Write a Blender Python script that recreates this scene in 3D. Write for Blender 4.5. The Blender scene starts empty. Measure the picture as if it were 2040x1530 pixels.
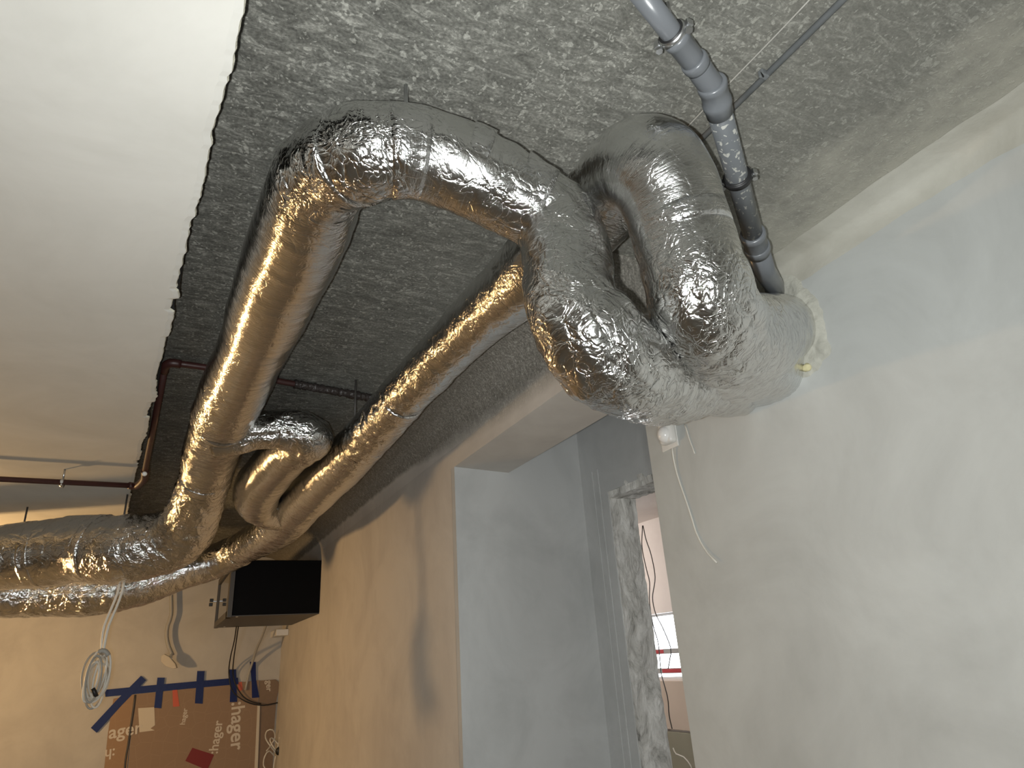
import bpy, bmesh, math, random
import numpy as np
from mathutils import Vector, Matrix, noise

random.seed(7)
C = bpy.context.scene.collection
S = bpy.context.scene

# ------------------------------------------------------------------ camera, world, lights, exposure
H = 1.6                                   # eye height above the floor (metres)
FPX = 1325.0                              # focal length in pixels of a 2040 wide frame
def _n(v): return v / np.linalg.norm(v)
_Y = _n(np.array([-720., -595., -FPX])); _Z = np.array([-216., 3215., -FPX])
_Z = _n(_Z - _Y * _Z.dot(_Y)); _X = np.cross(_Y, _Z)
ROT = np.array([_X, _Y, _Z])              # world = ROT @ camera
cam_d = bpy.data.cameras.new('camera'); cam = bpy.data.objects.new('camera', cam_d); C.objects.link(cam)
cam_d.sensor_width = 36.0; cam_d.lens = 36.0 * FPX / 2040.0; cam_d.clip_start = 0.02
cam.matrix_world = Matrix.Translation((0, 0, H)) @ Matrix(ROT.tolist()).to_4x4()
S.camera = cam

S.view_settings.view_transform = 'Standard'; S.view_settings.look = 'None'
S.view_settings.gamma = 1.0; S.view_settings.use_curve_mapping = False
S.view_settings.exposure = 0.0
S.cycles.use_denoising = True
S.cycles.max_bounces = 8; S.cycles.glossy_bounces = 4; S.cycles.diffuse_bounces = 4
S.cycles.adaptive_threshold = 0.02
S.cycles.sample_clamp_indirect = 6.0

w = bpy.data.worlds.new('daylight'); S.world = w; w.use_nodes = True
bg = w.node_tree.nodes['Background']; bg.inputs[0].default_value = (0.93, 0.97, 1.0, 1); bg.inputs[1].default_value = 2.2

def light(name, kind, loc, power, col, **kw):
    d = bpy.data.lights.new(name, kind); d.energy = power; d.color = col
    for k, v in kw.items(): setattr(d, k, v)
    o = bpy.data.objects.new(name, d); C.objects.link(o); o.location = loc
    return o
# the phone's own flash, a few centimetres left of and below the lens
fl = light('phone_flash', 'SPOT', (0, 0, H), 88, (0.98, 1.0, 0.98), spot_size=math.radians(165), spot_blend=1.0, shadow_soft_size=0.007)
fl.matrix_world = cam.matrix_world @ Matrix.Translation((-0.034, -0.010, 0.0))
# work light standing in the left part of the room
light('work_lamp', 'POINT', (-1.65, 4.65, H + 0.08), 98, (1.0, 0.61, 0.26), shadow_soft_size=0.068)
# added fill light low down behind the camera, no known source there
light('site_light', 'POINT', (-1.3, -2.1, H - 0.85), 105, (0.95, 0.99, 1.0), shadow_soft_size=0.22)
light('back_room_lamp', 'POINT', (2.75, 5.4, H + 0.72), 34, (1.0, 0.90, 0.84), shadow_soft_size=0.08)  # added out of view to brighten the wall above the window
# daylight outside the window of the back room
dl = light('window_daylight', 'AREA', (4.05, 4.75, H + 0.1), 40, (0.90, 0.95, 1.0), shape='RECTANGLE', size=1.6, size_y=0.9)
dl.rotation_euler = (0, math.radians(90), 0)

# ------------------------------------------------------------------ pixel <-> place helpers
def ray(u, v): return ROT @ np.array([u - 1020., -(v - 765.), -FPX])
def onx(u, v, x): r = ray(u, v); r = r * x / r[0]; return Vector((r[0], r[1], r[2] + H))
def ony(u, v, y): r = ray(u, v); r = r * y / r[1]; return Vector((r[0], r[1], r[2] + H))
def onz(u, v, z): r = ray(u, v); r = r * (z - H) / r[2]; return Vector((r[0], r[1], r[2] + H))
def sec(p, q, rad):
    a = _n(ray(*p)); b = _n(ray(*q)); al = math.acos(float(a.dot(b))) / 2; c = _n(a + b) * rad / math.sin(al)
    return Vector((c[0], c[1], c[2] + H)), rad

ZC = H + 1.0      # raw concrete ceiling
ZP = H + 0.85     # dropped plastered ceiling on the left
XW1, Y1 = 1.5, 1.82   # right wall and where it ends
XW2, XB, YJ, ZL = 1.0, 1.262, 2.438, H + 0.733   # wall with the opening: face, back, jamb, lintel
YB = 6.6          # far wall
XL, YN = -5.6, -2.8

# ------------------------------------------------------------------ materials
def mat(name):
    m = bpy.data.materials.new(name); m.use_nodes = True
    nt = m.node_tree; b = nt.nodes['Principled BSDF']
    return m, nt, b
def N(nt, t, **kw):
    n = nt.nodes.new(t)
    for k, v in kw.items():
        if k.startswith('i_'):
            key = k[2:]; key = int(key) if key.isdigit() else key.replace('_', ' ')
            n.inputs[key].default_value = v
        else: setattr(n, k, v)
    return n
def L(nt, a, b): nt.links.new(a, b)
def plain(name, col, rough=0.5, metal=0.0, spec=0.5, bump=0.0, bscale=200, var=0.0, vscale=20):
    m, nt, b = mat(name)
    b.inputs['Base Color'].default_value = (*col, 1); b.inputs['Roughness'].default_value = rough
    b.inputs['Metallic'].default_value = metal; b.inputs['Specular IOR Level'].default_value = spec
    geo = N(nt, 'ShaderNodeNewGeometry')
    if var:
        nz = N(nt, 'ShaderNodeTexNoise', i_Scale=vscale, i_Detail=5.0)
        L(nt, geo.outputs['Position'], nz.inputs['Vector'])
        mx = N(nt, 'ShaderNodeMix', data_type='RGBA')
        mx.inputs[6].default_value = (*[c * (1 - var) for c in col], 1); mx.inputs[7].default_value = (*[min(1, c * (1 + var)) for c in col], 1)
        L(nt, nz.outputs['Fac'], mx.inputs[0]); L(nt, mx.outputs[2], b.inputs['Base Color'])
    if bump:
        n2 = N(nt, 'ShaderNodeTexNoise', i_Scale=bscale, i_Detail=4.0)
        L(nt, geo.outputs['Position'], n2.inputs['Vector'])
        bp = N(nt, 'ShaderNodeBump', i_Strength=bump, i_Distance=0.004)
        L(nt, n2.outputs['Fac'], bp.inputs['Height']); L(nt, bp.outputs['Normal'], b.inputs['Normal'])
    return m
def mapped(nt, scale, rot=(0, 0, 0)):
    geo = N(nt, 'ShaderNodeNewGeometry'); mp = N(nt, 'ShaderNodeMapping')
    mp.inputs['Scale'].default_value = scale; mp.inputs['Rotation'].default_value = rot
    L(nt, geo.outputs['Position'], mp.inputs['Vector']); return mp.outputs['Vector']
def ramp(nt, src, stops):
    r = N(nt, 'ShaderNodeValToRGB'); e = r.color_ramp.elements
    while len(e) < len(stops): e.new(0.5)
    for k, (p, c) in enumerate(stops):
        e[k].position = p; e[k].color = (*c, 1) if len(c) == 3 else c
    L(nt, src, r.inputs['Fac']); return r
def mixc(nt, fac, a, b_):
    mx = N(nt, 'ShaderNodeMix', data_type='RGBA')
    for sck, v in ((0, fac), (6, a), (7, b_)):
        if hasattr(v, 'is_linked') or isinstance(v, bpy.types.NodeSocket): L(nt, v, mx.inputs[sck])
        else: mx.inputs[sck].default_value = v if not isinstance(v, tuple) else (*v, 1)
    return mx.outputs[2]
def math_n(nt, op, a, b_=None, c=None):
    m_ = N(nt, 'ShaderNodeMath', operation=op)
    for k, v in enumerate((a, b_, c)):
        if v is None: continue
        if isinstance(v, bpy.types.NodeSocket): L(nt, v, m_.inputs[k])
        else: m_.inputs[k].default_value = v
    return m_.outputs[0]
def bump(nt, b, hgt, strength, dist):
    bp = N(nt, 'ShaderNodeBump', i_Strength=strength, i_Distance=dist); L(nt, hgt, bp.inputs['Height']); L(nt, bp.outputs['Normal'], b.inputs['Normal']); return bp

def plaster_nodes(nt, lo, hi, wear):
    v1 = mapped(nt, (1, 1, 1)); v2 = mapped(nt, (1, 1, 0.35))
    n1 = N(nt, 'ShaderNodeTexNoise', i_Scale=2.6, i_Detail=7.0, i_Roughness=0.62, i_Distortion=0.6); L(nt, v1, n1.inputs['Vector'])
    n2 = N(nt, 'ShaderNodeTexNoise', i_Scale=9.0, i_Detail=6.0, i_Roughness=0.6); L(nt, v2, n2.inputs['Vector'])
    r1 = ramp(nt, n1.outputs['Fac'], [(0.34, lo), (0.62, hi)])
    r2 = ramp(nt, n2.outputs['Fac'], [(0.35, (0, 0, 0)), (0.7, (1, 1, 1))])
    col = mixc(nt, math_n(nt, 'MULTIPLY', r2.outputs['Color'], 0.28), r1.outputs['Color'], wear)
    n3 = N(nt, 'ShaderNodeTexNoise', i_Scale=35.0, i_Detail=6.0); L(nt, v1, n3.inputs['Vector'])
    hgt = math_n(nt, 'ADD', math_n(nt, 'MULTIPLY', n1.outputs['Fac'], 2.0), math_n(nt, 'MULTIPLY', n3.outputs['Fac'], 0.25))
    return col, hgt
def plaster(name, lo, hi, wear, rough=0.75, bs=0.12):
    m, nt, b = mat(name)
    col, hgt = plaster_nodes(nt, lo, hi, wear)
    L(nt, col, b.inputs['Base Color']); b.inputs['Roughness'].default_value = rough
    b.inputs['Specular IOR Level'].default_value = 0.25
    bump(nt, b, hgt, bs, 0.02)
    return m
def concrete_nodes(nt, rot, dark, mid, light_, stretch=(1.0, 2.6, 2.6)):
    """bare slab: dark grey with brushed streaks and pale specks of filler"""
    vs = mapped(nt, stretch, rot); v = mapped(nt, (1, 1, 1))
    st = N(nt, 'ShaderNodeTexNoise', i_Scale=19.0, i_Detail=10.0, i_Roughness=0.8, i_Distortion=0.9); L(nt, vs, st.inputs['Vector'])
    big = N(nt, 'ShaderNodeTexNoise', i_Scale=2.6, i_Detail=5.0, i_Roughness=0.6, i_Distortion=0.8); L(nt, v, big.inputs['Vector'])
    warp = N(nt, 'ShaderNodeTexNoise', i_Scale=34.0, i_Detail=4.0); L(nt, v, warp.inputs['Vector'])
    wv = N(nt, 'ShaderNodeVectorMath', operation='SCALE'); wv.inputs['Scale'].default_value = 0.045; L(nt, warp.outputs['Color'], wv.inputs[0])
    wa = N(nt, 'ShaderNodeVectorMath', operation='ADD'); L(nt, v, wa.inputs[0]); L(nt, wv.outputs[0], wa.inputs[1])
    def specks(scale, size, keep):
        vo = N(nt, 'ShaderNodeTexVoronoi', i_Scale=scale, feature='F1'); L(nt, wa.outputs[0], vo.inputs['Vector'])
        sh = N(nt, 'ShaderNodeSeparateColor'); L(nt, vo.outputs['Color'], sh.inputs[0])
        on = math_n(nt, 'LESS_THAN', sh.outputs[0], math_n(nt, 'MULTIPLY_ADD', big.outputs['Fac'], keep * 2.2, -keep * .45))
        rad = math_n(nt, 'MULTIPLY', math_n(nt, 'MULTIPLY_ADD', sh.outputs[1], 0.8, 0.25), size)
        k = N(nt, 'ShaderNodeClamp'); L(nt, math_n(nt, 'MULTIPLY', math_n(nt, 'SUBTRACT', rad, vo.outputs['Distance']), 9.0), k.inputs['Value'])
        return math_n(nt, 'MULTIPLY', k.outputs[0], on)
    msk = math_n(nt, 'MAXIMUM', specks(58.0, .50, .34), specks(125.0, .55, .50))
    fine = N(nt, 'ShaderNodeTexNoise', i_Scale=170.0, i_Detail=3.0); L(nt, v, fine.inputs['Vector'])
    base = ramp(nt, st.outputs['Fac'], [(0.32, dark), (0.52, mid), (0.74, light_)])
    col = mixc(nt, math_n(nt, 'MULTIPLY', msk, 0.5), base.outputs['Color'], light_)
    f2 = ramp(nt, fine.outputs['Fac'], [(0.35, (0.6, 0.6, 0.6)), (0.7, (1.3, 1.3, 1.3))])
    mm = N(nt, 'ShaderNodeMix', data_type='RGBA', blend_type='MULTIPLY'); mm.inputs[0].default_value = 0.8
    L(nt, col, mm.inputs[6]); L(nt, f2.outputs['Color'], mm.inputs[7])
    hgt = math_n(nt, 'ADD', math_n(nt, 'MULTIPLY', st.outputs['Fac'], 1.0), math_n(nt, 'MULTIPLY', msk, 0.4))
    return mm.outputs[2], hgt

CD, CM, CL = (0.066, 0.066, 0.059), (0.158, 0.158, 0.142), (0.46, 0.46, 0.415)
def m_concrete():
    m, nt, b = mat('bare_concrete'); col, h = concrete_nodes(nt, (0, 0, math.radians(12)), CD, CM, CL)
    # cement slurry and filler wiped over the slab towards the right wall
    geo = N(nt, 'ShaderNodeNewGeometry'); sx = N(nt, 'ShaderNodeSeparateXYZ'); L(nt, geo.outputs['Position'], sx.inputs[0])
    nz = N(nt, 'ShaderNodeTexNoise', i_Scale=7.0, i_Detail=6.0, i_Roughness=0.65); L(nt, mapped(nt, (1.0, 0.45, 1.0)), nz.inputs['Vector'])
    off = math_n(nt, 'MULTIPLY_ADD', nz.outputs['Fac'], 0.5, -0.25)
    def fade(x0, x1):
        r = N(nt, 'ShaderNodeMapRange', interpolation_type='SMOOTHSTEP'); r.inputs['From Min'].default_value = x0; r.inputs['From Max'].default_value = x1
        L(nt, math_n(nt, 'ADD', sx.outputs['X'], off), r.inputs['Value']); return r.outputs[0]
    col = mixc(nt, math_n(nt, 'MULTIPLY', fade(0.2, 1.35), 0.36), col, (0.38, 0.375, 0.33))
    col = mixc(nt, math_n(nt, 'MULTIPLY', fade(1.14, 1.44), 0.92), col, (0.47, 0.455, 0.39))
    L(nt, col, b.inputs['Base Color']); b.inputs['Roughness'].default_value = 0.85; b.inputs['Specular IOR Level'].default_value = 0.2
    bump(nt, b, h, 0.35, 0.01); return m
def m_wall_mixed():
    """plaster below, bare concrete band above, ragged edge between the two"""
    m, nt, b = mat('plaster_under_concrete_band')
    c1, h1 = plaster_nodes(nt, (0.48, 0.45, 0.42), (0.57, 0.54, 0.50), (0.60, 0.575, 0.535))
    c2, h2 = concrete_nodes(nt, (0, 0, 0), (0.15, 0.142, 0.125), (0.27, 0.255, 0.225), (0.50, 0.48, 0.43), (5.0, 5.0, 1.3))
    geo = N(nt, 'ShaderNodeNewGeometry'); sx = N(nt, 'ShaderNodeSeparateXYZ'); L(nt, geo.outputs['Position'], sx.inputs[0])
    edge = N(nt, 'ShaderNodeMapRange'); edge.inputs['From Min'].default_value = 1.9; edge.inputs['From Max'].default_value = 3.1
    edge.inputs['To Min'].default_value = H + 0.805; edge.inputs['To Max'].default_value = H + 0.875; L(nt, sx.outputs['Y'], edge.inputs['Value'])
    soft = N(nt, 'ShaderNodeMapRange'); soft.inputs['From Min'].default_value = 2.4; soft.inputs['From Max'].default_value = 3.2
    soft.inputs['To Min'].default_value = 11.0; soft.inputs['To Max'].default_value = 60.0; L(nt, sx.outputs['Y'], soft.inputs['Value'])
    nz = N(nt, 'ShaderNodeTexNoise', i_Scale=14.0, i_Detail=5.0); L(nt, geo.outputs['Position'], nz.inputs['Vector'])
    e2 = math_n(nt, 'ADD', edge.outputs[0], math_n(nt, 'MULTIPLY', math_n(nt, 'SUBTRACT', nz.outputs['Fac'], 0.5), 0.03))
    d = math_n(nt, 'MULTIPLY', math_n(nt, 'SUBTRACT', sx.outputs['Z'], e2), soft.outputs[0])
    cl = N(nt, 'ShaderNodeClamp'); L(nt, math_n(nt, 'ADD', d, 0.5), cl.inputs['Value'])
    L(nt, mixc(nt, cl.outputs[0], c1, c2), b.inputs['Base Color'])
    hh = math_n(nt, 'ADD', math_n(nt, 'MULTIPLY', h1, 0.15), math_n(nt, 'MULTIPLY', math_n(nt, 'MULTIPLY', h2, cl.outputs[0]), 0.8))
    bump(nt, b, hh, 0.3, 0.01); b.inputs['Roughness'].default_value = 0.8; b.inputs['Specular IOR Level'].default_value = 0.22
    return m
def m_foil(name, tint=(0.72, 0.72, 0.71)):
    m, nt, b = mat(name)
    b.inputs['Base Color'].default_value = (*tint, 1); b.inputs['Metallic'].default_value = 1.0
    uv = N(nt, 'ShaderNodeUVMap', uv_map='skin')
    def mp(s):
        k = N(nt, 'ShaderNodeMapping'); k.inputs['Scale'].default_value = s; L(nt, uv.outputs[0], k.inputs['Vector']); return k.outputs[0]
    at = N(nt, 'ShaderNodeAttribute', attribute_name='crumple')
    ring = N(nt, 'ShaderNodeTexNoise', i_Scale=1.0, i_Detail=6.0, i_Roughness=0.6, i_Distortion=0.8); L(nt, mp((75, 7, 1)), ring.inputs['Vector'])
    ring2 = N(nt, 'ShaderNodeTexNoise', i_Scale=1.0, i_Detail=4.0, i_Roughness=0.55, i_Distortion=0.5); L(nt, mp((320, 16, 1)), ring2.inputs['Vector'])
    geo = N(nt, 'ShaderNodeNewGeometry')
    cr = N(nt, 'ShaderNodeTexNoise', i_Scale=17.0, i_Detail=4.0, i_Roughness=0.5, i_Distortion=1.2); L(nt, geo.outputs['Position'], cr.inputs['Vector'])
    wob = N(nt, 'ShaderNodeVectorMath', operation='ADD'); L(nt, geo.outputs['Position'], wob.inputs[0])
    sc = N(nt, 'ShaderNodeVectorMath', operation='SCALE'); sc.inputs['Scale'].default_value = 0.06; L(nt, cr.outputs['Color'], sc.inputs[0]); L(nt, sc.outputs[0], wob.inputs[1])
    def creases(scale, width):
        vo = N(nt, 'ShaderNodeTexVoronoi', i_Scale=scale, feature='DISTANCE_TO_EDGE'); L(nt, wob.outputs[0], vo.inputs['Vector'])
        return math_n(nt, 'POWER', math_n(nt, 'MINIMUM', math_n(nt, 'DIVIDE', vo.outputs['Distance'], width), 1.0), 0.6)
    fine = N(nt, 'ShaderNodeTexNoise', i_Scale=120.0, i_Detail=4.0, i_Roughness=0.6, i_Distortion=1.0); L(nt, geo.outputs['Position'], fine.inputs['Vector'])
    patchy = N(nt, 'ShaderNodeTexNoise', i_Scale=8.0, i_Detail=2.0); L(nt, geo.outputs['Position'], patchy.inputs['Vector'])
    pk = ramp(nt, patchy.outputs['Fac'], [(0.38, (0.25, 0.25, 0.25)), (0.66, (1, 1, 1))]).outputs['Color']
    a = math_n(nt, 'ADD', math_n(nt, 'MULTIPLY', ring.outputs['Fac'], 0.40), math_n(nt, 'MULTIPLY', ring2.outputs['Fac'], 0.17))
    c = math_n(nt, 'ADD', math_n(nt, 'MULTIPLY', cr.outputs['Fac'], 1.9), math_n(nt, 'ADD', math_n(nt, 'MULTIPLY', creases(13.0, .10), 0.55), math_n(nt, 'MULTIPLY', creases(34.0, .16), 0.30)))
    c = math_n(nt, 'ADD', c, math_n(nt, 'MULTIPLY', math_n(nt, 'MULTIPLY', fine.outputs['Fac'], pk), 0.32))
    h = math_n(nt, 'ADD', a, math_n(nt, 'MULTIPLY', c, math_n(nt, 'ADD', at.outputs['Fac'], 0.15)))
    bump(nt, b, h, 0.62, 0.006)
    n = N(nt, 'ShaderNodeTexNoise', i_Scale=5.0, i_Detail=4.0); L(nt, geo.outputs['Position'], n.inputs['Vector'])
    rr = N(nt, 'ShaderNodeMapRange'); rr.inputs['To Min'].default_value = 0.02; rr.inputs['To Max'].default_value = 0.10; L(nt, n.outputs['Fac'], rr.inputs['Value'])
    ro = N(nt, 'ShaderNodeMapRange'); ro.inputs['From Max'].default_value = 0.5; ro.inputs['To Min'].default_value = 0.11; ro.inputs['To Max'].default_value = 0.035; L(nt, at.outputs['Fac'], ro.inputs['Value'])
    L(nt, math_n(nt, 'ADD', rr.outputs[0], ro.outputs[0]), b.inputs['Roughness'])
    return m
def m_spatter(name, col, spot, rough=0.35, scale=45, thr=0.66):
    m, nt, b = mat(name); v = mapped(nt, (1, 1, 1))
    n = N(nt, 'ShaderNodeTexNoise', i_Scale=scale, i_Detail=2.0, i_Distortion=0.6); L(nt, v, n.inputs['Vector'])
    k = N(nt, 'ShaderNodeClamp'); L(nt, math_n(nt, 'MULTIPLY', math_n(nt, 'SUBTRACT', n.outputs['Fac'], thr), 30.0), k.inputs['Value'])
    L(nt, mixc(nt, k.outputs[0], col, spot), b.inputs['Base Color']); b.inputs['Roughness'].default_value = rough
    return m
def m_rough_concrete():
    m, nt, b = mat('broken_concrete'); v = mapped(nt, (1, 1, 0.5))
    n = N(nt, 'ShaderNodeTexNoise', i_Scale=16.0, i_Detail=8.0, i_Roughness=0.7, i_Distortion=1.0); L(nt, v, n.inputs['Vector'])
    r = ramp(nt, n.outputs['Fac'], [(0.30, (0.17, 0.165, 0.15)), (0.43, (0.52, 0.51, 0.48)), (0.60, (0.74, 0.73, 0.70))])
    L(nt, r.outputs['Color'], b.inputs['Base Color']); b.inputs['Roughness'].default_value = 0.9
    bump(nt, b, n.outputs['Fac'], 0.7, 0.02); return m
def m_card(name, col, dark):
    """corrugated board with a faint printed honeycomb of rounded outlines"""
    m, nt, b = mat(name); v = mapped(nt, (1, 1, 1))
    vo = N(nt, 'ShaderNodeTexVoronoi', i_Scale=11.0, i_Randomness=0.55, feature='DISTANCE_TO_EDGE'); L(nt, v, vo.inputs['Vector'])
    k = N(nt, 'ShaderNodeClamp'); L(nt, math_n(nt, 'SUBTRACT', 1.0, math_n(nt, 'MULTIPLY', vo.outputs['Distance'], 16.0)), k.inputs['Value'])
    L(nt, mixc(nt, math_n(nt, 'MULTIPLY', k.outputs[0], 0.35), col, dark), b.inputs['Base Color']); b.inputs['Roughness'].default_value = 0.8
    return m

M = {}
M['concrete'] = m_concrete(); M['wall2'] = m_wall_mixed(); M['broken'] = m_rough_concrete()
M['plaster_ceiling'] = plaster('plaster_ceiling', (0.55, 0.545, 0.51), (0.62, 0.615, 0.58), (0.66, 0.655, 0.62), bs=0.05)
M['plaster_right'] = plaster('plaster_right', (0.435, 0.445, 0.43), (0.525, 0.54, 0.525), (0.56, 0.57, 0.55), bs=0.06)
M['plaster_grey'] = plaster('plaster_grey', (0.40, 0.405, 0.40), (0.50, 0.505, 0.50), (0.55, 0.55, 0.54), bs=0.05)
M['plaster_warm'] = plaster('plaster_warm', (0.44, 0.42, 0.39), (0.53, 0.51, 0.47), (0.56, 0.54, 0.50), bs=0.06)
M['plaster_cove'] = plaster('plaster_cove', (0.40, 0.385, 0.33), (0.55, 0.54, 0.48), (0.60, 0.585, 0.53), bs=0.2)
M['plaster_back'] = plaster('plaster_back', (0.66, 0.61, 0.57), (0.72, 0.67, 0.63), (0.74, 0.69, 0.65), bs=0.03)
M['floor'] = plain('screed', (0.22, 0.21, 0.19), 0.9, var=0.3, vscale=6)
M['tar'] = plain('dark_edge', (0.012, 0.011, 0.010), 0.9)  # near black stands for the shade in the void above the plaster
M['mortar'] = plain('mortar', (0.47, 0.465, 0.41), 0.95, bump=0.9, bscale=70, var=0.22, vscale=45)
M['crumb'] = plain('plaster_crumb', (0.60, 0.58, 0.48), 0.9, bump=0.8, bscale=120, var=0.25, vscale=60)
M['foil'] = m_foil('foil_jacket'); M['tape_foil'] = m_foil('foil_tape', (0.76, 0.76, 0.76))
M['grey_plastic'] = m_spatter('grey_drain_plastic', (0.135, 0.145, 0.155), (0.40, 0.40, 0.37), 0.33, 95, 0.60)
M['grey_clean'] = plain('grey_fitting_plastic', (0.145, 0.155, 0.168), 0.28)
M['conduit'] = plain('conduit_plastic', (0.155, 0.165, 0.17), 0.5, var=0.25, vscale=40)
M['zinc'] = plain('zinc_steel', (0.62, 0.63, 0.64), 0.3, 1.0)
M['rubber'] = plain('black_rubber', (0.015, 0.015, 0.016), 0.45)
M['redpipe'] = plain('red_brown_pipe', (0.045, 0.014, 0.012), 0.45, var=0.3, vscale=30)
M['crust'] = plain('dark_crust', (0.035, 0.028, 0.026), 0.25, bump=1.0, bscale=130)
M['white_plastic'] = plain('white_plastic', (0.72, 0.71, 0.68), 0.35)
M['lens'] = plain('detector_lens', (0.80, 0.79, 0.77), 0.18)
M['white_wire'] = plain('white_wire', (0.70, 0.68, 0.62), 0.5)
M['grey_wire'] = plain('grey_wire', (0.36, 0.35, 0.32), 0.5)
M['dark_wire'] = plain('dark_wire', (0.06, 0.055, 0.05), 0.5)
M['black_wire'] = plain('black_wire', (0.012, 0.012, 0.012), 0.45)
M['black_steel'] = plain('black_powder_coat', (0.003, 0.003, 0.0034), 0.5, spec=0.06)
M['brown_steel'] = plain('cabinet_underside', (0.06, 0.055, 0.05), 0.5)  # black steel lightened, the lamp's light on the underside is in this colour
M['blue_tape'] = plain('blue_tape', (0.004, 0.012, 0.100), 0.38, spec=0.2, bump=0.25, bscale=45)
M['card'] = m_card('cardboard', (0.29, 0.200, 0.135), (0.35, 0.25, 0.175)); M['card_left'] = m_card('cardboard_flap', (0.33, 0.21, 0.125), (0.37, 0.25, 0.155))
M['card_dark'] = plain('cardboard_strip', (0.22, 0.155, 0.11), 0.8, var=0.1, vscale=40)
M['print'] = plain('white_print', (0.62, 0.56, 0.48), 0.7)
M['paper'] = plain('cream_paper', (0.62, 0.56, 0.46), 0.8)
M['red_paper'] = plain('dark_red_paper', (0.19, 0.020, 0.022), 0.7)
M['orange_tape'] = plain('orange_tape', (0.55, 0.09, 0.025), 0.5)
M['foam'] = plain('yellow_foam', (0.62, 0.57, 0.34), 0.8, bump=0.4, bscale=90)
M['frame_white'] = plain('window_frame_white', (0.70, 0.70, 0.70), 0.4)
M['frame_grey'] = plain('window_bar_grey', (0.36, 0.36, 0.35), 0.5)  # white frame bars painted grey to stand for their backlit shade
M['beige'] = plain('beige_board', (0.50, 0.42, 0.34), 0.7, var=0.05, vscale=5)
M['olive'] = plain('olive_board', (0.24, 0.23, 0.17), 0.7, var=0.1, vscale=5)
M['red_label'] = plain('red_label', (0.42, 0.05, 0.06), 0.5)
M['nut'] = plain('black_cage_nut', (0.010, 0.010, 0.010), 0.4)
def m_glass():
    m, nt, b = mat('dark_door_glass'); b.inputs['Base Color'].default_value = (0.02, 0.02, 0.02, 1)
    b.inputs['Roughness'].default_value = 0.04; b.inputs['IOR'].default_value = 1.9; b.inputs['Specular IOR Level'].default_value = 0.8; return m
M['glass'] = m_glass()
def m_pane():
    m, nt, b = mat('window_pane'); b.inputs['Base Color'].default_value = (1, 1, 1, 1); b.inputs['Roughness'].default_value = 0.0
    b.inputs['Transmission Weight'].default_value = 1.0; b.inputs['IOR'].default_value = 1.02; return m
M['pane'] = m_pane()

# ------------------------------------------------------------------ object helpers
def obj(name, bm, m, parent=None, smooth=False):
    me = bpy.data.meshes.new(name)
    lo = Vector((min(v.co.x for v in bm.verts), min(v.co.y for v in bm.verts), min(v.co.z for v in bm.verts)))
    hi = Vector((max(v.co.x for v in bm.verts), max(v.co.y for v in bm.verts), max(v.co.z for v in bm.verts)))
    org = Vector(((lo.x + hi.x) / 2, (lo.y + hi.y) / 2, lo.z))
    bmesh.ops.translate(bm, verts=bm.verts, vec=-org)
    bm.normal_update(); bm.to_mesh(me); bm.free()
    for mm in (m if isinstance(m, (list, tuple)) else [m]): me.materials.append(mm)
    if smooth:
        for p in me.polygons: p.use_smooth = True
    o = bpy.data.objects.new(name, me); C.objects.link(o)
    if parent is not None:
        o.parent = parent; o.location = org - wloc(parent)
    else: o.location = org
    return o
def wloc(o):
    v = o.location.copy()
    while o.parent is not None: o = o.parent; v += o.location
    return v
def tag(o, label, cat, group=None, kind=None):
    o['label'] = label; o['category'] = cat
    if group: o['group'] = group
    if kind: o['kind'] = kind
    return o
def thing(name, loc, label, cat, group=None):
    o = bpy.data.objects.new(name, None); C.objects.link(o); o.location = loc; o.empty_display_size = 0.05
    return tag(o, label, cat, group)
def struct(name, bm, m, label, cat, smooth=False, parent=None):
    o = obj(name, bm, m, parent, smooth)
    if parent is None: tag(o, label, cat, kind='structure')
    return o
def box(bm, a, b):
    a, b = Vector(a), Vector(b)
    vs = [bm.verts.new((x, y, z)) for x in (a.x, b.x) for y in (a.y, b.y) for z in (a.z, b.z)]
    for f in ((0, 1, 3, 2), (4, 6, 7, 5), (0, 4, 5, 1), (2, 3, 7, 6), (0, 2, 6, 4), (1, 5, 7, 3)): bm.faces.new([vs[i] for i in f])
    bmesh.ops.recalc_face_normals(bm, faces=bm.faces)
    return vs
def BM(): return bmesh.new()
def prism(bm, pts, off):
    """polygon pts (Vectors) extruded by vector off"""
    a = [bm.verts.new(p) for p in pts]; b = [bm.verts.new(p + off) for p in pts]; n = len(pts)
    bm.faces.new(a); bm.faces.new(b[::-1])
    for i in range(n): bm.faces.new((a[i], b[i], b[(i + 1) % n], a[(i + 1) % n]))
    bmesh.ops.recalc_face_normals(bm, faces=bm.faces)
def bevel(bm, w, seg=2):
    bmesh.ops.bevel(bm, geom=list(bm.edges), offset=w, segments=seg, profile=0.5, affect='EDGES')
def catmull(P, step):
    P = [np.array(p, float) for p in P]
    Q = [2 * P[0] - P[1]] + P + [2 * P[-1] - P[-2]]; out = []
    for i in range(1, len(Q) - 2):
        p0, p1, p2, p3 = Q[i - 1], Q[i], Q[i + 1], Q[i + 2]
        n = max(2, int(np.linalg.norm((p2 - p1)[:3]) / step))
        for k in range(n):
            t = k / n
            out.append(0.5 * ((2 * p1) + (-p0 + p2) * t + (2 * p0 - 5 * p1 + 4 * p2 - p3) * t * t + (-p0 + 3 * p1 - 3 * p2 + p3) * t ** 3))
    out.append(P[-1]); return np.array(out)
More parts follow.
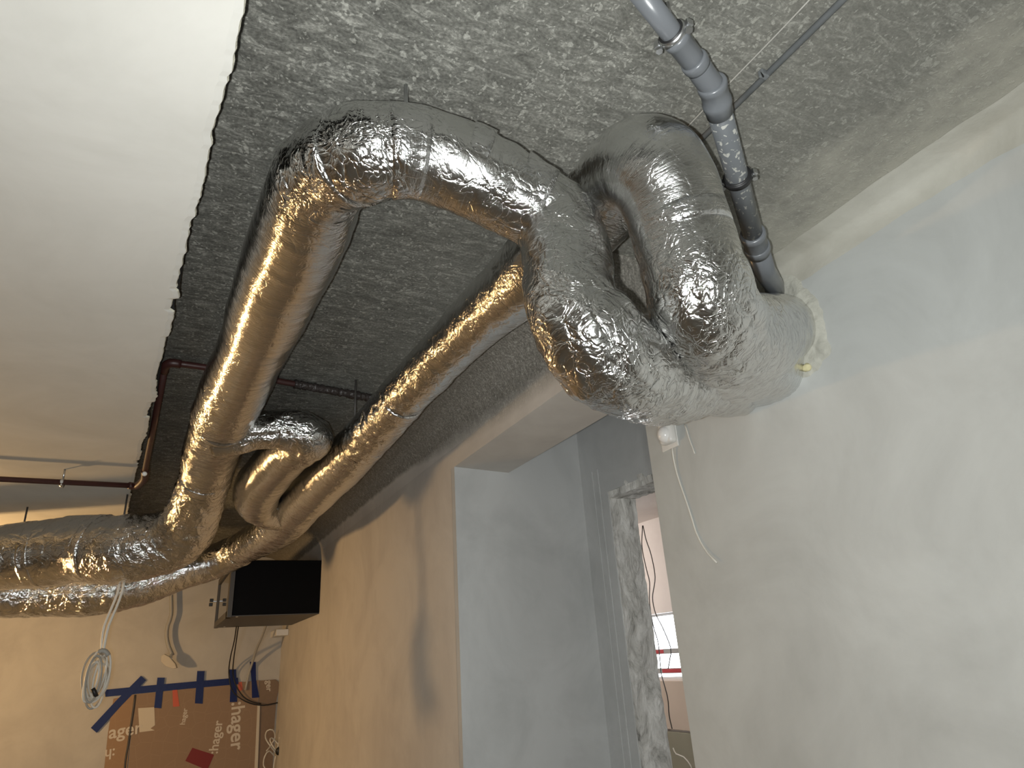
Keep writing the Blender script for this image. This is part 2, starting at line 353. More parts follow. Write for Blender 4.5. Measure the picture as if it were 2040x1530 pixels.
def frames(pts):
    T = [(pts[min(i + 1, len(pts) - 1)] - pts[max(i - 1, 0)]).normalized() for i in range(len(pts))]
    up = Vector((0, 0, 1)) if abs(T[0].z) < 0.9 else Vector((1, 0, 0))
    u = (up - T[0] * up.dot(T[0])).normalized(); out = []
    for t in T:
        u = (u - t * u.dot(t)).normalized(); out.append((t, u, t.cross(u)))
    return out
def tube(bm, pts, rad, n=10, cap=True, smooth_step=None):
    """round bar along pts; rad a number or a list"""
    if smooth_step: pts = [Vector(p) for p in catmull(pts, smooth_step)]
    pts = [Vector(p) for p in pts]; fr = frames(pts); rings = []
    for i, p in enumerate(pts):
        r = rad if isinstance(rad, (int, float)) else rad[i]
        rings.append([bm.verts.new(p + (fr[i][1] * math.cos(2 * math.pi * k / n) + fr[i][2] * math.sin(2 * math.pi * k / n)) * r) for k in range(n)])
    for a, b in zip(rings, rings[1:]):
        for k in range(n): bm.faces.new((a[k], a[(k + 1) % n], b[(k + 1) % n], b[k]))
    if cap: bm.faces.new(rings[0][::-1]); bm.faces.new(rings[-1])
    bmesh.ops.recalc_face_normals(bm, faces=bm.faces)
    return pts
def bar(bm, a, b, r, n=12): tube(bm, [a, b], r, n)
def lathe_along(bm, p, d, prof, n=24):
    """profile [(distance along d, radius)...] turned about axis d from p"""
    d = d.normalized(); up = Vector((0, 0, 1)) if abs(d.z) < 0.9 else Vector((1, 0, 0)); u = (up - d * up.dot(d)).normalized(); v = d.cross(u); rings = []
    for s, r in prof: rings.append([bm.verts.new(p + d * s + (u * math.cos(2 * math.pi * k / n) + v * math.sin(2 * math.pi * k / n)) * r) for k in range(n)])
    for a, b in zip(rings, rings[1:]):
        for k in range(n): bm.faces.new((a[k], a[(k + 1) % n], b[(k + 1) % n], b[k]))
    bm.faces.new(rings[0][::-1]); bm.faces.new(rings[-1]); bmesh.ops.recalc_face_normals(bm, faces=bm.faces)

# foil covered duct skin ------------------------------------------------------
def duct_path(secs, step=0.009):
    """secs: (centre Vector, radius, crumple)"""
    A = catmull([(c.x, c.y, c.z, r, k) for c, r, k in secs], step)
    for _ in range(10):
        B = A.copy(); B[1:-1] = (A[:-2] + 2 * A[1:-1] + A[2:]) / 4; A = B
    return A
def duct_skin(name, A, m, parent=None, i0=0, i1=None, extra=0.0, nseg=96, seed=0.0, lump=1.0):
    pts = [Vector(a[:3]) for a in A]; fr = frames(pts); i1 = len(pts) if i1 is None else i1
    bm = BM(); uvl = bm.loops.layers.uv.new('skin'); lay = bm.verts.layers.float.new('crumple')
    s = 0.0; rings = []; S_ = []
    for i, p in enumerate(pts):
        if i: s += (p - pts[i - 1]).length
        if i < i0 or i >= i1: continue
        R, k = float(A[i][3]), max(0.0, min(1.0, float(A[i][4]))); t, u, v = fr[i]; ring = []
        for j in range(nseg):
            a = 2 * math.pi * j / nseg; d = u * math.cos(a) + v * math.sin(a)
            q = p + d * R; sv = Vector((seed, seed * 2, 0))
            dd = noise.noise(q * 7.0 + sv) * 0.0045 * lump
            dd += noise.noise(Vector((s * 42.0, a * 1.6 + seed, seed))) * 0.0017
            dd += k * (noise.noise(q * 24.0 + sv) * 0.0065 + noise.noise(q * 55.0 + sv) * 0.0032 - 0.006 * max(0.0, 0.22 - abs(noise.noise(q * 13.0 - sv))) / 0.22)
            vv = bm.verts.new(q + d * (dd + extra)); vv[lay] = k; ring.append(vv)
        rings.append(ring); S_.append((s, R))
    for i, (a, b) in enumerate(zip(rings, rings[1:])):
        for j in range(nseg):
            f = bm.faces.new((a[j], a[(j + 1) % nseg], b[(j + 1) % nseg], b[j]))
            for lp, (ii, jj) in zip(f.loops, ((i, j), (i, j + 1), (i + 1, j + 1), (i + 1, j))):
                lp[uvl].uv = (S_[ii][0], jj / nseg * 2 * math.pi * S_[ii][1])
    bm.faces.new(rings[0][::-1]); bm.faces.new(rings[-1]); bmesh.ops.recalc_face_normals(bm, faces=bm.faces)
    return obj(name, bm, m, parent, True)
def tape_at(A, parent, pix, width, seed, m=None):
    """a wrap of foil tape round the jacket, nearest to the given sight line"""
    d = Vector(_n(ray(*pix))); best = min(range(3, len(A) - 3), key=lambda i: (Vector(A[i][:3]) - Vector((0, 0, H))).normalized().cross(d).length)
    n = max(2, int(width / 0.009 / 2)); B = A.copy(); B[:, 4] = np.maximum(B[:, 4], 0.35)
    return duct_skin('foil_tape', B, m or M['tape_foil'], parent, max(0, best - n), min(len(A), best + n + 1), 0.0013, seed=seed, nseg=72)

# ------------------------------------------------------------------ the room
bm = BM(); box(bm, (XL - .2, YN - .2, -0.15), (4.2, 8.2, 0)); struct('floor', bm, M['floor'], 'bare grey screed floor of the basement', 'floor')
bm = BM(); box(bm, (XL - .1, YN - .1, ZC), (1.70, Y1, ZC + .22)); box(bm, (XL - .1, Y1, ZC), (XB, YB + .2, ZC + .22))
struct('ceiling', bm, M['concrete'], 'bare grey concrete ceiling flecked with filler', 'ceiling')
# niche ceiling, back room ceiling
bm = BM(); box(bm, (XB, Y1, ZC + .14), (1.9, 2.75, ZC + .22)); struct('ceiling_niche', bm, M['plaster_grey'], 'small grey plastered ceiling over the niche beside the rough doorway', 'ceiling')
bm = BM(); box(bm, (1.80, 0.4, ZC + .06), (4.1, 8.1, ZC + .22)); struct('ceiling_back', bm, M['plaster_back'], 'pale ceiling of the bright room behind the rough doorway', 'ceiling')

# plastered part of the ceiling on the left, with its ragged broken edge
EDGE = [(-3.0, 0.27)] + [(q_.y, q_.x) for q_ in (onz(489, 0, ZP), onz(420, 300, ZP), onz(349, 600, ZP), onz(304, 800, ZP), onz(259, 995, ZP))] + [(6.8, -0.36)]
def edge_x(y):
    pts = EDGE
    for (ya, xa), (yb, xb) in zip(pts, pts[1:]):
        if y <= yb: return xa + (xb - xa) * (y - ya) / (yb - ya)
    return pts[-1][1]
ys, y = [], YN
while y < YB: ys.append(y); y += 0.011 if y > 0.4 else 0.05
def jag(y):
    s = 0.30 if y < 0.4 else 1.0
    st = math.floor(y * 9 + 2 * noise.noise(Vector((y * 3, 5, 0)))); random.seed(int(st)); j = random.uniform(-.006, .006)
    return s * (j + noise.noise(Vector((y * 40, 0, 3))) * 0.004 + noise.noise(Vector((y * 110, 7, 3))) * 0.003 + noise.noise(Vector((y * 5, 1, 3))) * 0.006)
bm = BM(); bm2 = BM(); prev = None
for y in ys:
    e = edge_x(y) + jag(y); k = 0.004 + 0.003 * noise.noise(Vector((y * 60, 3, 9)))
    row = [bm.verts.new(p) for p in ((-1.15, y, ZP), (e - .014, y, ZP), (e - k * .5, y, ZP + .002), (e, y, ZP + .007))]
    if not prev: bm.faces.new([bm.verts.new(p) for p in ((-1.15, YN, ZP), (-1.15, YB, ZP), (-1.15, YB, ZC), (-1.15, YN, ZC))])  # unseen left end, stopped short so the foil reflects darker slab
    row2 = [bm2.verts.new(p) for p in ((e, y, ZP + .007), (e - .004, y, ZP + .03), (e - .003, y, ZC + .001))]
    if prev:
        for q in range(3): bm.faces.new((prev[0][q], prev[0][q + 1], row[q + 1], row[q])).material_index = 1 if q == 2 else 0
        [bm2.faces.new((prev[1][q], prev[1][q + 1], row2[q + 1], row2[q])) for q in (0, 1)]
    prev = (row, row2)
for b_ in (bm, bm2): bmesh.ops.recalc_face_normals(b_, faces=b_.faces)
pc = struct('ceiling_plaster', bm, [M['plaster_ceiling'], M['crumb']], 'smooth white plastered half of the ceiling with a ragged broken edge', 'ceiling')
obj('broken_edge', bm2, M['tar'], pc)

# walls
bm = BM(); box(bm, (XW1, YN - .1, -0.1), (1.655, Y1, ZC + .22)); struct('wall_right', bm, M['plaster_right'], 'pale grey plastered wall the ducts pass through', 'wall')
bm = BM()   # plaster fillet along the top of the right wall
pr = None; y = YN
while y < Y1 + .001:
    wv = 0.014 * noise.noise(Vector((y * 2.2, 0, 0))) + 0.006 * noise.noise(Vector((y * 14, 0, 4)))
    wide = .20 * min(1.0, max(0.0, (y - 1.15) / .2))
    row = [bm.verts.new(p) for p in ((1.418 + wv - wide, y, ZC - .0005), (1.44 + wv * .6, y, ZC - .004), (1.474, y, ZC - .008), (1.490, y, ZC - .018), (1.4985, y, ZC - .050 - wv), (1.501, y, ZC - .085 - wv))]
    if pr:
        for q in range(5): bm.faces.new((pr[q], pr[q + 1], row[q + 1], row[q]))
    pr = row; y += 0.02
bmesh.ops.recalc_face_normals(bm, faces=bm.faces)
struct('trim_1', bm, M['plaster_cove'], 'cream smear of filler along the top of the right wall', 'filler strip', smooth=True)
SPL = (2.472 - YJ) / (XB - XW2)      # the jamb is slightly splayed
bm = BM(); box(bm, (XW2, YJ + .035, -0.1), (XB, YB + .1, ZC + .05)); box(bm, (XW2, 1.56, ZL), (XB, YJ + .035, ZC + .05)); box(bm, (XW2 + .001, 1.225, ZC - .205), (XW1 + .03, 1.60, ZC + .05)); box(bm, (XB, 1.599, ZC - .12), (XW1 + .05, 1.80, ZC + .05))
struct('wall_side', bm, M['wall2'], 'side wall over and beyond the opening, plaster below and bare concrete above', 'wall')
bm = BM(); pr = None; y = 1.224
while y < YB + .01:
    w1 = .012 * noise.noise(Vector((y * 3, 2, 0)))
    row = [bm.verts.new(p) for p in ((.795 + w1, y, ZC - .0005), (.85 + w1, y, ZC - .010), (.905 + w1, y, ZC - .032), (.950, y, ZC - .065), (.980, y, ZC - .105), (.996, y, ZC - .150), (1.001, y, ZC - .195))]
    if pr:
        for q in range(6): bm.faces.new((pr[q], pr[q + 1], row[q + 1], row[q]))
    else: bm.faces.new(row + [bm.verts.new((1.002, y, ZC))])
    pr = row; y += .04
bmesh.ops.recalc_face_normals(bm, faces=bm.faces)
struct('trim_2', bm, M['wall2'], 'rough concrete haunch between the slab and the side wall', 'concrete haunch', smooth=True)
xc = 1.66; yc = YJ + SPL * (xc - XW2)
bm = BM(); prism(bm, [Vector((XW2, YJ, -0.1)), Vector((xc + .02, yc, -0.1)), Vector((xc + .02, yc + .25, -0.1)), Vector((XW2 + .002, YJ + .25, -0.1))][:2] + [Vector((xc + .02, yc + .12, -.1)), Vector((XB, YJ + .12, -.1)), Vector((XB - .02, YJ + .04, -.1)), Vector((XW2, YJ + .036, -.1))], Vector((0, 0, ZL + .1)))
prism(bm, [Vector((XB, YJ + SPL * (XB - XW2), ZL + .1 - .2)), Vector((xc + .02, yc, ZL - .1)), Vector((xc + .02, yc + .12, ZL - .1)), Vector((XB, YJ + .12, ZL - .1))], Vector((0, 0, .55)))
struct('wall_jamb', bm, M['plaster_grey'], 'cool grey plastered jamb facing the camera in the opening', 'wall')
# wall with the rough, broken out doorway
xr = xc; DT = H + .605; YD = 2.325; TH = 0.135
bm = BM(); box(bm, (xr, YD + .002, -0.1), (xr + TH, 2.75, ZC + .2)); box(bm, (xr, 1.0, DT + .03), (xr + TH, YD + .002, ZC + .2)); box(bm, (xr, .9, -.1), (xr + TH, 1.55, DT + .03))
# shallow vertical trowel ridges in the plaster
for yy, dx in ((YD + .055, .004), (YD + .10, .003)):
    box(bm, (xr - dx, yy, 0), (xr + .01, yy + .012, ZC - .25))
wn = struct('wall_niche', bm, M['plaster_grey'], 'grey plastered wall holding the rough broken-out doorway', 'wall')
def rough_block(a, b, n, amp, seed):
    bm = BM(); box(bm, a, b); bmesh.ops.subdivide_edges(bm, edges=list(bm.edges), cuts=n, use_grid_fill=True)
    bm.normal_update()
    for v in bm.verts:
        p = v.co; k = noise.noise(p * 14 + Vector((seed, 0, 0))) * .6 + noise.noise(p * 42 + Vector((seed, 3, 0))) * .4 + noise.noise(p * 100) * .2
        v.co = p + v.normal * k * amp
    return bm
def long_block(a, b, cells, amp, seed):
    """block cut into many cells so its faces can be rough"""
    a, b = Vector(a), Vector(b); bm = BM(); nx, ny, nz = cells
    import itertools
    idx = {}
    def vert(i, j, k):
        if (i, j, k) not in idx: idx[(i, j, k)] = bm.verts.new((a.x + (b.x - a.x) * i / nx, a.y + (b.y - a.y) * j / ny, a.z + (b.z - a.z) * k / nz))
        return idx[(i, j, k)]
    for i in range(nx):
        for j in range(ny):
            for k in (0, nz): bm.faces.new((vert(i, j, k), vert(i + 1, j, k), vert(i + 1, j + 1, k), vert(i, j + 1, k)))
    for i in range(nx):
        for k in range(nz):
            for j in (0, ny): bm.faces.new((vert(i, j, k), vert(i + 1, j, k), vert(i + 1, j, k + 1), vert(i, j, k + 1)))
    for j in range(ny):
        for k in range(nz):
            for i in (0, nx): bm.faces.new((vert(i, j, k), vert(i, j + 1, k), vert(i, j + 1, k + 1), vert(i, j, k + 1)))
    bmesh.ops.recalc_face_normals(bm, faces=bm.faces); bm.normal_update()
    for v in bm.verts:
        p = v.co; s = Vector((seed, 0, 0))
        k_ = noise.noise(Vector((p.x * 16, p.y * 16, p.z * 5)) + s) * .7 + noise.noise(p * 30 + s) * .5 + noise.noise(p * 75) * .3
        v.co = p + v.normal * k_ * amp
    return bm
obj('broken_reveal', long_block((xr + .004, YD - .012, 0.0), (xr + TH, YD + .03, DT + .05), (10, 4, 160), .008, 1.0), M['broken'], wn)
obj('broken_reveal', long_block((xr + .003, 1.5, DT), (xr + TH, YD + .01, DT + .045), (10, 60, 4), .010, 5.0), M['broken'], wn)
# far wall, left wall, near wall
bm = BM(); box(bm, (XL - .1, YB, -.1), (1.05, YB + .15, ZC + .2)); struct('wall_far', bm, M['plaster_warm'], 'plastered far wall lit warm, with taped cardboard', 'wall')
bm = BM(); box(bm, (XL - .15, YN - .1, -.1), (XL, YB + .1, ZC + .2)); struct('wall_left', bm, M['plaster_warm'], 'plastered left wall of the basement', 'wall')
bm = BM(); box(bm, (XL - .1, YN - .15, -.1), (1.7, YN, ZC + .2)); struct('wall_near', bm, M['plaster_right'], 'plastered wall behind the camera', 'wall')

# ------------------------------------------------------------------ back room behind the rough doorway
XWB = 3.8; WZ0, WZ1, WYA, WYB = H - .235, H + .275, 3.3, 6.2
bm = BM()
box(bm, (XWB, .4, -.1), (XWB + .2, WYA, ZC + .2)); box(bm, (XWB, WYB, -.1), (XWB + .2, 8.1, ZC + .2))
box(bm, (XWB, WYA, WZ1), (XWB + .2, WYB, ZC + .2)); box(bm, (XWB, WYA, -.1), (XWB + .2, WYB, WZ0))
box(bm, (1.8, .3, -.1), (4.0, .42, ZC + .2)); box(bm, (1.26, 8.0, -.1), (4.0, 8.15, ZC + .2)); box(bm, (1.262, 2.76, -.1), (1.35, 8.0, ZC + .2))
box(bm, (1.79, .3, -.1), (1.80, .95, ZC + .2))
struct('wall_back', bm, M['plaster_back'], 'pale plastered walls of the bright room behind the doorway', 'wall')
bm = BM()
zs = [WZ0, H - .176, H - .026, WZ1]
box(bm, (XWB + .06, WYA, WZ0), (XWB + .12, WYA + .07, WZ1)); box(bm, (XWB + .06, WYB - .07, WZ0), (XWB + .12, WYB, WZ1)); box(bm, (XWB + .06, WYA, WZ1 - .02), (XWB + .12, WYB, WZ1)); box(bm, (XWB + .06, WYA, WZ0), (XWB + .12, WYB, WZ0 + .012))
win = struct('window_1', bm, M['frame_white'], 'bright window in the room behind the rough doorway', 'window')
for zz in zs[1:3]:
    bm = BM(); box(bm, (XWB + .03, WYA, zz - .020), (XWB + .115, WYB, zz + .020)); bevel(bm, .004); obj('window_bar', bm, M['frame_grey'], win)
for p, zz, wd in (((1312, 1306), H - .026, .15), ((1340, 1339), H - .176, .26)):
    c = onx(p[0], p[1], XWB + .03)
    bm = BM(); box(bm, (XWB + .027, c.y - wd / 2, zz - .014), (XWB + .0305, c.y + wd / 2, zz + .014)); obj('red_label', bm, M['red_label'], win)
bm = BM(); box(bm, (XWB + .085, WYA, WZ0), (XWB + .091, WYB, WZ1)); obj('window_pane', bm, M['pane'], win)
bm = BM(); box(bm, (XWB - .03, 3.9, H - .605), (XWB, 6.0, H - .25)); bevel(bm, .004); tag(obj('wall_board', bm, M['beige']), 'beige board under the bright window behind the doorway', 'board')
bm = BM(); box(bm, (XWB - .035, 3.9, H - .95), (XWB, 6.0, H - .62)); bevel(bm, .004); tag(obj('wall_board', bm, M['olive']), 'dull olive board below the beige board behind the doorway', 'board')
p = onx(1370, 1330, 3.55)
pst = thing('frame_post', (3.55, p.y, 0), 'white upright frame post with red sticker, beside the bright window', 'post')
bm = BM(); box(bm, (3.53, p.y - .05, 0.0), (3.58, p.y + .045, p.z)); bevel(bm, .004); obj('post', bm, M['frame_white'], pst)
a = onx(1377, 1397, 3.53); b = onx(1386, 1455, 3.53)
bm = BM(); box(bm, (3.527, p.y - .012, b.z), (3.531, p.y + .012, a.z)); obj('red_sticker', bm, M['red_label'], pst)

# two loose wires hanging in front of that window
for pts, nm in (([(1280, 1047), (1279, 1090), (1288, 1135), (1294, 1160), (1294, 1200), (1301, 1245), (1311, 1280), (1316, 1330), (1318, 1345), (1330, 1390), (1333, 1425), (1339, 1452)], 'thin dark wire hanging behind the doorway, left of a pair'),
                ([(1281, 1047), (1287, 1075), (1297, 1105), (1305, 1150), (1300, 1190), (1306, 1222), (1320, 1250), (1336, 1290), (1335, 1310), (1331, 1332)], 'thin dark wire hanging behind the doorway, wavier one on the right')):
    bm = BM(); tube(bm, [onx(u, v, 3.62) for u, v in pts], .0045, 6, smooth_step=.03)
    tag(obj('hanging_wire', bm, M['dark_wire'], smooth=True), nm, 'wire')
bm = BM(); tube(bm, [onx(u, v, 3.70) for u, v in [(1341, 1490), (1347, 1502), (1362, 1508), (1376, 1525), (1380, 1540)]], .005, 6, smooth_step=.03)
tag(obj('loose_wire', bm, M['white_wire'], smooth=True), 'pale loose wire end against the olive board', 'wire')

# ------------------------------------------------------------------ insulated ducts
def secs(rows):
    """rows: two opposite outline sight lines, distance y along the room, crumple"""
    out = []
    for p, q, y, k in rows:
        a = _n(ray(*p)); b = _n(ray(*q)); al = math.acos(float(a.dot(b))) / 2; c = _n(a + b); c = c * (y / c[1])
        out.append((Vector((c[0], c[1], c[2] + H)), float(np.linalg.norm(c)) * math.sin(al), k))
    return out
D1 = secs([((48, 1039), (50, 1173), 3.92, .45), ((110, 1032), (110, 1168), 3.86, .4), ((171, 1025), (171, 1158), 3.78, .45), ((250, 1025), (245, 1163), 3.66, .75),
           ((318, 1022), (395, 1112), 3.52, .8), ((348, 968), (452, 985), 3.20, .6), ((362, 900), (478, 908), 2.90, .3), ((372, 855), (493, 872), 2.62, .3), ((386, 800), (518, 822), 2.31, .3),
           ((411, 735), (550, 755), 2.04, .05), ((435, 675), (577, 695), 1.80, 0), ((455, 600), (622, 620), 1.555, 0), ((480, 510), (665, 530), 1.36, 0), ((510, 415), (705, 455), 1.195, .05), ((560, 290), (722, 405), 1.045, .45),
           ((650, 222), (770, 395), .945, .8), ((740, 198), (775, 396), .91, .75), ((880, 217), (830, 398), .895, .2), ((990, 262), (918, 432), .885, .2), ((1080, 318), (985, 462), .878, .5),
           ((1175, 392), (1030, 480), .875, .6), ((1214, 490), (1042, 545), .86, .5), ((1222, 560), (1050, 640), .845, .55), ((1285, 625), (1088, 728), .84, .7), ((1335, 672), (1160, 792), .87, .9)])
x0 = 2 * D1[0][0] - D1[2][0]; D1 = [(x0 + (x0 - D1[0][0]) * 1.5, .155, .2), (x0, .155, .2)] + D1 + [(Vector((.93, 1.02, H + .530)), .092, .9), (Vector((1.20, 1.20, H + .645)), .097, .7), (Vector((1.50, 1.36, H + .74)), .105, .4), (Vector((1.62, 1.42, H + .79)), .105, .3)]
D2 = secs([((5, 1138), (5, 1231), 4.75, .7), ((90, 1135), (90, 1229), 4.75, .8), ((180, 1128), (182, 1228), 4.72, .8), ((270, 1115), (280, 1208), 4.70, .6), ((350, 1100), (358, 1178), 4.70, .3), ((420, 1084), (434, 1153), 4.68, .4),
           ((478, 1058), (505, 1118), 4.45, .5), ((522, 1020), (585, 1078), 3.87, .3), ((580, 955), (655, 1012), 3.2, .1), ((640, 900), (712, 960), 2.76, .1), ((690, 848), (768, 900), 2.38, .5),
           ((738, 795), (824, 838), 2.05, .4), ((787, 736), (872, 785), 1.82, .4), ((900, 608), (990, 680), 1.44, .22), ((1011, 482), (1105, 605), 1.13, .2), ((1090, 400), (1180, 540), .99, .1), ((1165, 318), (1235, 480), .89, .3),
           ((1250, 243), (1245, 428), .79, .2), ((1330, 228), (1255, 425), .725, .05), ((1405, 295), (1255, 445), .715, .05), ((1440, 380), (1265, 490), .72, .1), ((1474, 470), (1284, 565), .725, .3), ((1505, 560), (1300, 650), .735, .8)])
x0 = 2 * D2[0][0] - D2[1][0]
D2 = D2 + [(Vector((.90, .83, H + .545)), .098, .9), (Vector((1.14, .96, H + .64)), .104, .55), (Vector((1.42, 1.12, H + .785)), .102, .3), (Vector((1.62, 1.20, H + .86)), .100, .2)]
D3 = secs([((430, 850), (420, 915), 2.5, .3), ((480, 838), (468, 908), 2.47, .5), ((520, 822), (505, 893), 2.44, .8), ((590, 815), (575, 898), 2.42, .8), ((655, 845), (590, 903), 2.43, .9), ((625, 905), (530, 890), 2.62, .1),
           ((585, 950), (490, 930), 2.95, 0), ((560, 985), (464, 970), 3.2, .1)]) + [(Vector((.37, 3.40, H + .765)), .095, .3), (Vector((.45, 3.50, H + .755)), .092, .5), (Vector((.56, 3.50, H + .755)), .09, .5)]
A1, A2, A3 = duct_path(D1), duct_path(D2), duct_path(D3)
d1 = tag(duct_skin('insulated_duct', A1, M['foil'], seed=1.0), 'silver foil duct crossing the ceiling, with a hanging cable coil on its far bend', 'duct')
d2 = tag(duct_skin('insulated_duct', A2, M['foil'], seed=4.0), 'silver foil duct along the side wall, looping over behind the grey pipe', 'duct')
d3 = tag(duct_skin('insulated_duct', A3, M['foil'], seed=8.0), 'short dark foil duct link between the two long ducts', 'duct')
for pix, wd in (((612, 330), .05), ((690, 310), .05), ((812, 308), .06), ((935, 345), .05), ((1035, 410), .06), ((440, 830), .05), ((414, 950), .06), ((345, 1080), .08), ((262, 1092), .06), ((200, 1094), .05), ((85, 1100), .06)): tape_at(A1, d1, pix, wd, pix[0] * .1)
for pix, wd in (((795, 790), .06), ((725, 870), .08), ((480, 1110), .06), ((420, 1125), .06), ((1330, 470), .05)): tape_at(A2, d2, pix, wd, pix[0] * .1)
tape_at(A3, d3, (575, 860), .06, 3.3)
bm = BM(); t_ = (A2[6][:3] - A2[0][:3]); lathe_along(bm, Vector(A2[0][:3]) - Vector(t_) * .2, -Vector(t_), [(0, .118), (0, .150), (.03, .150), (.03, .118)], 48)
obj('steel_collar', bm, M['zinc'], d2)
bm = BM(); e_ = Vector(A2[0][:3]); tdir = -Vector(t_).normalized(); lathe_along(bm, e_ - tdir * .02, tdir, [(0, .105)] + [(.02 + .12 * k_ + dx, .105 + dr) for k_ in range(11) for dx, dr in ((0, 0), (.004, .003), (.010, .003), (.014, 0))] + [(1.4, .105)], 40)
obj('bare_steel_pipe', bm, M['zinc'], d2, True)

# loose foil sleeve that gathers both ducts where they enter the right wall
def sleeve():
    bm = BM(); uvl = bm.loops.layers.uv.new('skin'); lay = bm.verts.layers.float.new('crumple'); rings = []
    ca, cb = Vector((.80, .905, H + .535)), Vector((1.53, 1.305, H + .792)); n = 130
    for i in range(81):
        t = i / 80; c = ca.lerp(cb, t); ax = (cb - ca).normalized()
        wid = Vector((-ax.y * .1, .93, .30)).normalized(); hgt = ax.cross(wid).normalized()
        if hgt.z < 0: hgt = -hgt
        aw = .090 + .105 * t ** .8; ah = .066 + .074 * t ** .7
        ring = []
        for j in range(n):
            a = 2 * math.pi * j / n; ca_, sa_ = math.cos(a), math.sin(a)
            e = 2 / 2.5; q = c + wid * (aw * math.copysign(abs(ca_) ** e, ca_)) + hgt * (ah * math.copysign(abs(sa_) ** e, sa_))
            d = (q - c).normalized(); k = max(.04, (.75 - .75 * t) * (.6 + .9 * noise.noise(q * 9)) + .10)
            dd = noise.noise(q * 8) * .010 + k * (.4 + k) * noise.noise(Vector((a * 4.5, t * 2.2, 2))) * .012 + k * noise.noise(q * 26) * .007 + .5 * noise.noise(Vector((a * 11, t * 2.5, 7))) * .006 * t
            v = bm.verts.new(q + d * dd); v[lay] = k; ring.append(v)
        rings.append(ring)
    for i, (a, b) in enumerate(zip(rings, rings[1:])):
        for j in range(n):
            f = bm.faces.new((a[j], a[(j + 1) % n], b[(j + 1) % n], b[j]))
            for lp, (ii, jj) in zip(f.loops, ((i, j), (i, j + 1), (i + 1, j + 1), (i + 1, j))): lp[uvl].uv = (ii * .0042, jj * .005)
    bm.faces.new(rings[0][::-1]); bm.faces.new(rings[-1]); bmesh.ops.recalc_face_normals(bm, faces=bm.faces)
    return obj('foil_sleeve', bm, M['foil'], None, True)
tag(sleeve(), 'crumpled silver foil sleeve gathering both ducts at the right wall', 'foil sleeve')

# ------------------------------------------------------------------ mortar, foam, detector on the right wall
def patch_mesh(poly, cen, n_r=14, amp=.006, lift=.004, seed=0):
    bm = BM(); out = []
    P = [Vector(p) for p in poly]; dense = []
    for a, b in zip(P, P[1:] + P[:1]):
        for k in range(8): dense.append(a.lerp(b, k / 8))
    rings = []
    for i in range(n_r + 1):
        t = i / n_r; ring = []
        for d in dense:
            q = cen.lerp(d, max(t, .02)); w_ = noise.noise(q * 22 + Vector((seed, 0, 0))) * .6 + noise.noise(q * 60) * .4
            if i == n_r: q = q + (d - cen).normalized() * noise.noise(q * 50) * .008; off = 0.001
            else: off = -(lift + amp * (w_ + .3)) * (1 if t < .9 else .6)
            ring.append(bm.verts.new((q.x + off, q.y, q.z)))
        rings.append(ring)
    m_ = len(dense)
    for a, b in zip(rings, rings[1:]):
        for k in range(m_): bm.faces.new((a[k], a[(k + 1) % m_], b[(k + 1) % m_], b[k]))
    bm.faces.new(rings[0]); bmesh.ops.recalc_face_normals(bm, faces=bm.faces); return bm
pp = [(1520, 560), (1552, 528), (1584, 545), (1604, 572), (1630, 596), (1640, 622), (1646, 660), (1655, 690), (1654, 708), (1640, 722), (1630, 740), (1606, 754), (1580, 760), (1540, 780), (1500, 760), (1480, 700)]
tag(obj('mortar_patch', patch_mesh([onx(u, v, XW1) for u, v in pp], onx(1560, 660, XW1), amp=.010, lift=.006), M['mortar'], smooth=True), 'rough mortar around the duct hole in the right wall', 'mortar')
bm = BM(); bmesh.ops.create_icosphere(bm, subdivisions=3, radius=1.0); c = onx(1611, 733, XW1)
for v in bm.verts:
    k = 1 + .25 * noise.noise(v.co * 1.8); v.co = Vector((v.co.x * .010 * k, v.co.y * .015 * k, v.co.z * .011 * k)) + c + Vector((-.008, 0, 0))
tag(obj('foam_blob', bm, M['foam'], smooth=True), 'small pale yellow foam blob at the edge of the mortar', 'foam')

c = onx(1338, 853, XW1)
det = thing('motion_detector', (XW1 - .02, c.y, c.z - .06), 'white motion detector on the right wall just below the foil sleeve', 'motion detector')
bm = BM(); box(bm, (XW1 - .040, c.y - .031, c.z - .058), (XW1 - .006, c.y + .031, c.z + .066)); bevel(bm, .012, 4); obj('housing', bm, M['white_plastic'], det, True)
bm = BM(); bmesh.ops.create_uvsphere(bm, u_segments=28, v_segments=18, radius=1.0)
for v in bm.verts: v.co = Vector((v.co.x * .026, v.co.y * .027, v.co.z * .030)) + Vector((XW1 - .034, c.y, c.z - .026))
obj('lens', bm, M['lens'], det, True)
bm = BM(); box(bm, (XW1 - .006, c.y - .025, c.z - .07), (XW1 - .0005, c.y + .060, c.z + .075)); bevel(bm, .002); obj('back_plate', bm, M['white_plastic'], det)
bm = BM(); box(bm, (XW1 - .043, c.y - .028, c.z + .012), (XW1 - .036, c.y - .012, c.z + .016)); obj('indicator_slot', bm, M['nut'], det)
bm = BM(); tube(bm, [onx(u, v, XW1 - d) for u, v, d in [(1339, 893, .012), (1342, 915, .008), (1349, 945, .005), (1359, 975, .004), (1371, 1010, .004), (1379, 1035, .004), (1386, 1058, .004), (1396, 1080, .005), (1410, 1102, .008), (1428, 1121, .012)]], .0028, 8, smooth_step=.02)
tag(obj('detector_wire', bm, M['white_wire'], smooth=True), 'white wire hanging down the right wall from the motion detector', 'wire')
bm = BM(); tube(bm, [onx(u, v, XW1 - .003) for u, v in [(1364, 846), (1369, 860), (1373, 874), (1379, 890), (1384, 904)]], .002, 8, smooth_step=.02)
tag(obj('loose_wire', bm, M['white_wire'], smooth=True), 'short thin white wire on the right wall beside the motion detector', 'wire')

